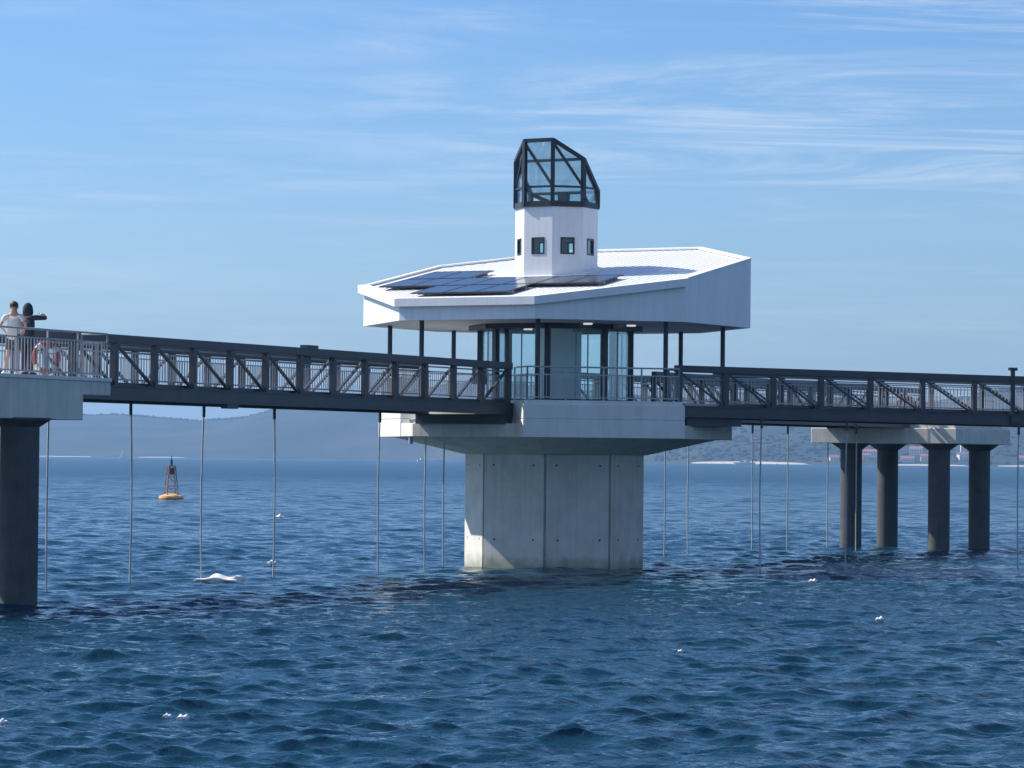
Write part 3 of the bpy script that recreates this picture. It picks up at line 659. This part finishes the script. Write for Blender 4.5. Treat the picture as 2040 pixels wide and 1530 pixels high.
for px, w_ in ((1500, 'third rope out from'), (1570, 'second rope out from'), (1651, 'first rope out from')): rope(on_line(bfar, bdir, px), ZB - .02, 'pale rope under the far bridge, ' + w_ + ' the four-pillar pier', 'ropes under the far bridge')
rope(on_line(bk(0, 1.3), bdir, 1707), ZB - .02, 'pale rope hanging right against the leftmost of four dark pillars', None)
rn = Vector((RA.x, RA.y, 0)) + Vector((rd.y, -rd.x, 0)) * .15
rope(on_line(rn, Vector((rd.x, rd.y, 0)), 1519), ZB - .05, 'pale rope under the right bridge close to the slab of the pavilion', None)
rope(on_line(rn, Vector((rd.x, rd.y, 0)), 1689), ZB - .1, 'pale rope in front of the leftmost dark pillar reaching lowest', None)
rope(on_line(rn, Vector((rd.x, rd.y, 0)), 2031), ZB - .15, 'pale rope hanging right of the four-pillar pier', None)

# ------------------------------------------------------------------ life rings
def life_ring(P, yaw, r, label):
    o = thing('life_ring', label, 'life ring', P, yaw)
    n, m, t = 40, 10, .065
    def seg(i0, i1, mtl, nm, tt):
        vs = []; fs = []
        for i in range(i0, i1 + 1):
            a = 2 * math.pi * i / n
            for j in range(m):
                b = 2 * math.pi * j / m; q = r - t + tt * math.cos(b); vs.append((q * math.cos(a), tt * math.sin(b) * .8, q * math.sin(a)))
        k = i1 - i0
        for i in range(k):
            for j in range(m): fs.append((i * m + j, i * m + (j + 1) % m, (i + 1) * m + (j + 1) % m, (i + 1) * m + j))
        MB().add(vs, fs).build(nm, mtl, o, smooth=True)
    seg(0, n, 'orange', 'ring', t)
    for a in (3, 13, 23, 33): seg(a, a + 3, 'foam', 'white_band', t * 1.05)
    MB().bar((0, .05, r), (0, .05, -r), .06, .03, (0, 1, 0)).build('bracket', 'galv', o)
pr = lp0 + Lnear * .72 + Ldir * sL(91, .72); life_ring(Vector((pr.x, pr.y, 5.86)), R(42), .40, 'orange life ring on the pier railing beside the two people')
pr = bk(26.5, 1.75); life_ring(Vector((pr.x, pr.y, 5.85)), R(10), .38, 'orange life ring on the far bridge above the four-pillar pier')

# dark box on the left bridge
P = on_line(lp0 - Lnear * .3, Ldir, 955)
bx = thing('equipment_box', 'dark equipment box fixed behind the bridge railing beside the glass pavilion', 'box', (P.x, P.y, 5.86), math.atan2(Ldir.y, Ldir.x))
MB().box((0, 0, .30), (.62, .22, .6)).build('cabinet', 'frame', bx, bevel=.02); MB().box((0, -.12, .30), (.5, .02, .48)).build('cabinet_door', 'steel', bx); MB().box((0, 0, -.15), (.05, .05, .32)).build('bracket', 'galv', bx)

# ------------------------------------------------------------------ people
def skin(name, verts, edges, radii, material, parent, root=0, sub=2):
    me = bpy.data.meshes.new(name + '_cage'); me.from_pydata(verts, edges, []); o = bpy.data.objects.new(name + '_cage', me); C.objects.link(o)
    sm = o.modifiers.new('skin', 'SKIN'); sm.use_smooth_shade = True
    for i, v in enumerate(me.skin_vertices[0].data):
        r = radii[i]; v.radius = r if isinstance(r, tuple) else (r, r); v.use_root = (i == root)
    ss = o.modifiers.new('sub', 'SUBSURF'); ss.levels = sub; ss.render_levels = sub
    dg = bpy.context.evaluated_depsgraph_get(); dg.update()
    res = bpy.data.meshes.new_from_object(o.evaluated_get(dg)); res.name = name
    bpy.data.objects.remove(o); bpy.data.meshes.remove(me)
    res.materials.clear(); return link(name, res, material, parent, smooth=True)
def person(P, yaw, label, top, arms, bottom, hood=None, height=1.0, lean=0.0, legs=None, longsleeve=False, longtrousers=False):
    o = thing('person', label, 'person', P, yaw, None); o.scale = (height,) * 3
    # facing +y
    V = []; E = []; Rd = []
    def add(p, r, par=None):
        V.append(p); Rd.append(r); i = len(V) - 1
        if par is not None: E.append((par, i))
        return i
    pel = add((0, 0, .95), (.155, .11)); wa = add((0, .01, 1.12), (.135, .10), pel); ch = add((0, lean * .5, 1.33), (.165, .11), wa)
    nk = add((0, lean * .8, 1.48), (.062, .062), ch); hd = add((0, lean + .015, 1.57), (.078, .088), nk); hm = add((0, lean + .02, 1.65), (.083, .10), hd); ht = add((0, lean + .01, 1.715), (.06, .07), hm)
    L = legs or {1: ((.10, .02, .52), (.11, -.03, .10), (.13, .12, .035)), -1: ((-.10, .03, .52), (-.12, .0, .10), (-.14, .15, .035))}
    ends = {}
    for s in (1, -1):
        k, a, t = L[s]; h = add((s * .095, 0, .88), (.085, .095), pel); m1 = add(tuple((Vector((s * .095, 0, .88)) + Vector(k)) / 2), .072, h); kn = add(k, .054, m1)
        cf = add(tuple(Vector(k).lerp(Vector(a), .35)), .055, kn); an = add(a, .035, cf); add(t, (.04, .028), an)
        S, El, Wr = arms[s]; cl = add((s * .12, lean * .6, 1.41), .065, ch); sh_ = add(S, .055, cl); eb = add(El, .038, sh_); wr = add(Wr, .026, eb)
        f = (Vector(Wr) - Vector(El)).normalized(); pm = Vector(Wr) + f * .06; ends[s] = (Vector(Wr), f); add(tuple(pm), (.034, .02), wr)
    body = skin('body', V, E, Rd, 'skin', o)
    # five fingers per hand, joined to the body mesh as short tapering chains
    fm = MB()
    for s in (1, -1):
        W_, f = ends[s]; sd_ = f.cross(Vector((0, 0, 1)));
        if sd_.length < .1: sd_ = Vector((1, 0, 0))
        sd_.normalize(); b0 = W_ + f * .07; cu = sd_.cross(f) * -.02
        for k, ln in enumerate((.075, .085, .08, .06)):
            r0 = b0 + sd_ * (k - 1.5) * .019; m_ = r0 + f * ln * .55 + cu * .5; e_ = m_ + f * ln * .4 + cu
            fm.tube(r0, m_, .009, 6, .008).tube(m_, e_, .008, 6, .006)
        r0 = W_ + f * .035 - sd_ * .03; m_ = r0 + f * .03 - sd_ * .03; fm.tube(r0, m_, .010, 6, .009).tube(m_, m_ + f * .03, .009, 6, .007)
    fg = fm.build('fingers', 'skin', body, smooth=True)
    # face
    MB().add([(-.014, lean + .10, 1.60), (.014, lean + .10, 1.60), (0, lean + .135, 1.595), (0, lean + .105, 1.64)], [(0, 1, 2), (0, 2, 3), (1, 3, 2), (0, 3, 1)]).build('nose', 'skin', body)
    for s in (1, -1): MB().lathe([(.004, -.03), (.014, -.015), (.016, .01), (.006, .03)], 8, (s * .092, lean + .015, 1.61)).build('ear', 'skin', body, smooth=True)
    # hair
    hb = bmesh.new(); bmesh.ops.create_icosphere(hb, subdivisions=3, radius=1.0)
    for v in hb.verts:
        x, y, z = v.co; k = 1 + .06 * math.sin(9 * x + 3 * z) * math.cos(7 * y + 2)
        v.co = Vector((x * .106 * k, y * .118 * k + lean - .005, 1.665 + z * .098 * k))
    bmesh.ops.delete(hb, geom=[v for v in hb.verts if v.co.z < 1.60 or (v.co.y > lean + .06 and v.co.z < 1.68)], context='VERTS')
    hm_ = bpy.data.meshes.new('hair'); hb.to_mesh(hm_); hb.free(); link('hair', hm_, 'hair', o, smooth=True)
    # shirt
    SV = [(0, 0, .80), (0, .01, 1.12), (0, lean * .5, 1.33), (0, lean * .7, 1.44), (0, 0, .96)]; SE = [(0, 4), (4, 1), (1, 2), (2, 3)]; SR = [(.185, .145), (.178, .145), (.188, .14), (.09, .085), (.19, .15)]
    for s in (1, -1):
        S, El, Wr = arms[s]; i = len(SV); SV.append((s * .12, lean * .6, 1.41)); SR.append(.08); SE.append((2, i)); SV.append(S); SR.append(.075); SE.append((i, i + 1))
        e = Vector(S).lerp(Vector(El), .98 if longsleeve else .6); SV.append(tuple(e)); SR.append(.056 if longsleeve else .062); SE.append((i + 1, i + 2))
        if longsleeve: SV.append(tuple(Vector(El).lerp(Vector(Wr), .92))); SR.append(.042); SE.append((i + 2, i + 3))
    skin('top', SV, SE, SR, top, o)
    TV = [(0, 0, 1.10), (0, 0, .93)]; TE = [(0, 1)]; TR_ = [(.16, .118), (.165, .122)]
    for s in (1, -1):
        k, a, t = L[s]; i = len(TV); TV.append((s * .095, 0, .86)); TR_.append((.10, .11)); TE.append((1, i)); TV.append(tuple(Vector((s * .095, 0, .86)).lerp(Vector(k), .85))); TR_.append(.088); TE.append((i, i + 1))
        if longtrousers: TV.append(tuple(Vector(k).lerp(Vector(a), .5))); TR_.append(.07); TE.append((i + 1, i + 2)); TV.append(tuple(Vector(k).lerp(Vector(a), .97))); TR_.append(.06); TE.append((i + 2, i + 3))
    skin('trousers', TV, TE, TR_, bottom, o, root=1)
    if hood:
        hb = bmesh.new(); bmesh.ops.create_icosphere(hb, subdivisions=3, radius=1.0)
        for v in hb.verts:
            x, y, z = v.co; w_ = max(0, -z); v.co = Vector((x * (.125 + .07 * w_ ** 1.5), y * (.14 + .02 * w_) + lean - .02, 1.60 + z * (.19 if z > 0 else .17)))
        bmesh.ops.delete(hb, geom=[v for v in hb.verts if v.co.y > lean + .075 and v.co.z > 1.52], context='VERTS')
        hm_ = bpy.data.meshes.new('hood'); hb.to_mesh(hm_); hb.free(); link('hood', hm_, hood, o, smooth=True)
    for s in (1, -1):
        k, a, t = L[s]; d_ = Vector(t) - Vector(a); MB().box((a[0] * .5 + t[0] * .5, a[1] * .5 + t[1] * .5, .045), (.10, .28, .085)).build('shoe', 'rubber' if longtrousers else 'foam', o, bevel=.03)
    return o
pa = lp0 + Lnear * .25 + Ldir * sL(25, .25); pb = lp0 + Lnear * .15 + Ldir * sL(53, .15)
person(Vector((pa.x, pa.y, DK)), R(-8), 'person in white T-shirt and dark shorts with bare legs, standing on the pier', 'tee',
       {1: ((.19, .0, 1.40), (.30, .02, 1.20), (.20, .20, 1.08)), -1: ((-.19, .0, 1.40), (-.31, -.08, 1.16), (-.24, .13, 1.04))}, 'shorts', lean=.03,
       legs={1: ((.11, .02, .52), (.10, -.05, .10), (.11, .10, .035)), -1: ((-.12, .02, .52), (-.20, -.02, .10), (-.23, .13, .035))})
person(Vector((pb.x, pb.y, DK)), R(-24), 'person in dark hooded jacket with one arm raised, standing on the pier', 'navy',
       {1: ((.20, .02, 1.42), (.44, .16, 1.41), (.20, .30, 1.52)), -1: ((-.19, .0, 1.40), (-.26, .12, 1.18), (-.10, .30, 1.36))}, 'navy', hood='navy', height=.985, lean=.03, longsleeve=True, longtrousers=True)

# ------------------------------------------------------------------ navigation buoy
B = at(341, 994, 258); bu = thing('navigation_buoy', 'orange-yellow buoy with a dark lattice tower floating on the open bay', 'buoy', (B.x, B.y, 0), R(20))
MB().lathe([(.5, -.5), (.95, -.25), (1.0, .12)], 28).build('float_band', 'rust', bu, smooth=True)
MB().lathe([(1.0, .12), (.96, .30), (.40, .48), (.3, .5)], 28).build('float', 'yellow', bu, smooth=True)
for sx, sy in ((1, 1), (1, -1), (-1, 1), (-1, -1)): MB().tube((.46 * sx, .46 * sy, .38), (.26 * sx, .26 * sy, 2.75), .04, 8).build('tower_leg', 'lattice', bu)
for z, w in ((1.1, .40), (1.9, .33), (2.7, .265)):
    for a, b in (((1, 1), (1, -1)), ((1, -1), (-1, -1)), ((-1, -1), (-1, 1)), ((-1, 1), (1, 1))): MB().tube((a[0] * w, a[1] * w, z), (b[0] * w, b[1] * w, z), .028, 6).build('tower_brace', 'lattice', bu)
for (z0, w0, z1, w1_) in ((.4, .45, 1.1, .4), (1.1, .40, 1.9, .33), (1.9, .33, 2.7, .265)):
    for a, b in (((1, 1), (1, -1)), ((1, -1), (-1, -1)), ((-1, -1), (-1, 1)), ((-1, 1), (1, 1))): MB().tube((a[0] * w0, a[1] * w0, z0), (b[0] * w1_, b[1] * w1_, z1), .02, 6).build('tower_brace', 'lattice', bu)
MB().box((0, 0, 2.3), (.36, .36, .55)).build('radar_reflector', 'steel', bu)
MB().tube((0, 0, 2.7), (0, 0, 3.2), .10, 10).tube((0, 0, 3.2), (0, 0, 3.55), .035, 8).build('lamp_post', 'steel', bu, smooth=True)

# ------------------------------------------------------------------ floats and solid sun glints on the water
def lump(name, P, dims, label, mtl='foam', seed=1, grp=None, yaw=0):
    o = thing(name, label, 'float', P, yaw, grp); b = bmesh.new(); bmesh.ops.create_icosphere(b, subdivisions=4, radius=1.0)
    r = random.Random(seed); ks = [(r.uniform(2, 5), r.uniform(2, 5), r.uniform(2, 5), r.uniform(0, 6)) for _ in range(5)]
    for v in b.verts:
        x, y, z = v.co; k = 1 + .10 * sum(math.sin(a * x + c_ * y + d_ * z + e) for a, c_, d_, e in ks) / 1.6
        v.co = Vector((x * dims[0] * k, y * dims[1] * k, (z * dims[2] * k) * (1.0 + .35 * math.sin(6 * x + seed))))
    me = bpy.data.meshes.new('float_body'); b.to_mesh(me); b.free(); bo = link('float_body', me, mtl, o, smooth=True)
    MB().tube((-dims[0] * .9, 0, 0), (-dims[0] * 1.25, .02, -.03), dims[2] * .22, 8, dims[2] * .1).build('tie_end', 'rope', o, smooth=True); return o
P = at(441, 1161, 90.0); lump('mooring_float', Vector((P.x, P.y, .07)), (.62, .24, .135), 'large lumpy white float lying on the water beside a hanging rope', seed=3, yaw=R(5))
for i, (px, py, s, tx) in enumerate(((560, 1033, .26, 'small white float far out on the water right of a hanging rope'), (546, 1126, .15, 'small white float at the foot of a hanging rope'), (342, 1437, .06, 'tiny white lump as a sun glint on the near water left of its twin'), (373, 1440, .075, 'tiny white lump as a sun glint on the near water right of its twin'), (1623, 1163, .12, 'tiny white lump as a sun glint on the water before the four-pillar pier'), (1757, 1240, .09, 'tiny pinkish white lump as a sun glint on a dark wavelet'), (1361, 1305, .055, 'tiny white lump as a sun glint beside the long dark wave'), (14, 1449, .07, 'tiny white lump as a sun glint on the near water far from all others'))):  # the tiny ones are solid white lumps standing in for sun glints
    Y = CAMZ * FPX / (py - hor(px)); lump('small_white_lump', Vector((X_of(px, Y), Y, .08)), (s, s * .6, s * .5), tx, seed=20 + i)

# ------------------------------------------------------------------ boats far out
def motorboat(px, Y, ln, label, yaw, fly=True):
    o = thing('motorboat', label, 'boat', (X_of(px, Y), Y, -.2), R(yaw)); h = ln * .13; w = ln * .28; n = 12
    vs = []; fs = []
    for k in range(n + 1):
        t = k / n; x = -ln / 2 + ln * t; b = w / 2 * (1 - max(0, (t - .45) / .55) ** 2.2); zt = h * (1 + .35 * t); vs += [(x, -b * .65, -.2), (x, -b, zt), (x, b, zt), (x, b * .65, -.2)]
    for k in range(n): a = 4 * k; fs += [(a + j, a + 4 + j, a + 5 + j, a + 1 + j) for j in range(3)] + [(a + 3, a + 7, a + 4, a)]
    fs += [(0, 1, 2, 3), (4 * n + 3, 4 * n + 2, 4 * n + 1, 4 * n)]
    MB().add(vs, fs).build('hull', 'hull', o, smooth=True)
    MB().prism([(-ln * .25, -w * .32), (ln * .15, -w * .28), (ln * .15, w * .28), (-ln * .25, w * .32)], h, h * 1.9, [(-ln * .22, -w * .28), (ln * .05, -w * .24), (ln * .05, w * .24), (-ln * .22, w * .28)]).build('cabin', 'hull', o)
    MB().box((-ln * .06, 0, h * 1.62), (ln * .29, w * .585, h * .28)).build('cabin_window', 'pane_dark', o)
    if fly: MB().box((-ln * .1, 0, h * 2.15), (ln * .2, w * .4, h * .35)).build('flybridge', 'hull', o)
    MB().tube((-ln * .1, 0, h * 1.8), (-ln * .12, 0, h * 3.2), .05, 6).build('mast', 'hull', o)
motorboat(844, 3300, 12, 'white motor boat just left of the column far across the bay', 15)
motorboat(876, 3350, 12, 'white motor boat close beside the concrete column far across the bay', 185, False)
motorboat(1478, 3000, 15, 'white motor yacht moored off the far beach', 170)
motorboat(1492, 3300, 15, 'white motor boat moored behind the yacht off the far beach', 10)
motorboat(1518, 2900, 7, 'small white boat right of the moored yacht', 0, False)
motorboat(1548, 2950, 6, 'tiny white boat furthest right of the moored yacht', 180, False)
Y = 3600; sb = thing('sailboat', 'white sailing boat far out below the left hills', 'sailboat', (X_of(245, Y), Y, -.2), R(60))
mb = MB(); vs = []; n = 10
for k in range(n + 1):
    t = k / n; x = -4.5 + 9 * t; b = 1.4 * (1 - abs(2 * t - .9) ** 2.4 * .9) if t < 1 else .05; b = max(b, .05); vs += [(x, -b * .5, -.2), (x, -b, 1.1 + .2 * t), (x, b, 1.1 + .2 * t), (x, b * .5, -.2)]
mb.add(vs, [(4 * k + j, 4 * k + 4 + j, 4 * k + 5 + j, 4 * k + 1 + j) for k in range(n) for j in range(3)] + [(0, 1, 2, 3)]).build('hull', 'hull', sb, smooth=True)
MB().tube((.6, 0, 1), (.6, 0, 8.5), .08, 6).build('mast', 'hull', sb)
MB().prism([(.5, -.03), (-3.6, -.05), (-3.6, .05), (.5, .03)], 1.9, 2.0, [(.5, -.03), (-3.6, -.05), (-3.6, .05), (.5, .03)]).add([(.5, -.04, 2), (-3.5, -.04, 2), (.5, -.04, 8.2), (.5, .04, 2), (-3.5, .04, 2), (.5, .04, 8.2)], [(0, 1, 2), (5, 4, 3), (0, 3, 4, 1), (1, 4, 5, 2), (2, 5, 3, 0)]).build('mainsail', 'hull', sb)

# ------------------------------------------------------------------ haze in the air over the bay
hz = MB().box((0, 0, 74), (19000, 19000, 152)).build('haze', None, kind='stuff'); tag(hz, 'thin bluish haze in the air over the bay', 'haze')
hm = bpy.data.materials.new('haze_air'); hm.use_nodes = True; hn = hm.node_tree.nodes; hn.clear()
ho = hn.new('ShaderNodeOutputMaterial'); hv = hn.new('ShaderNodeVolumePrincipled'); hm.node_tree.links.new(hv.outputs[0], ho.inputs['Volume'])
hv.inputs['Color'].default_value = (0.34, 0.61, 1.0, 1); hv.inputs['Density'].default_value = 0.00011; hv.inputs['Anisotropy'].default_value = 0.25
hz.data.materials.append(hm)
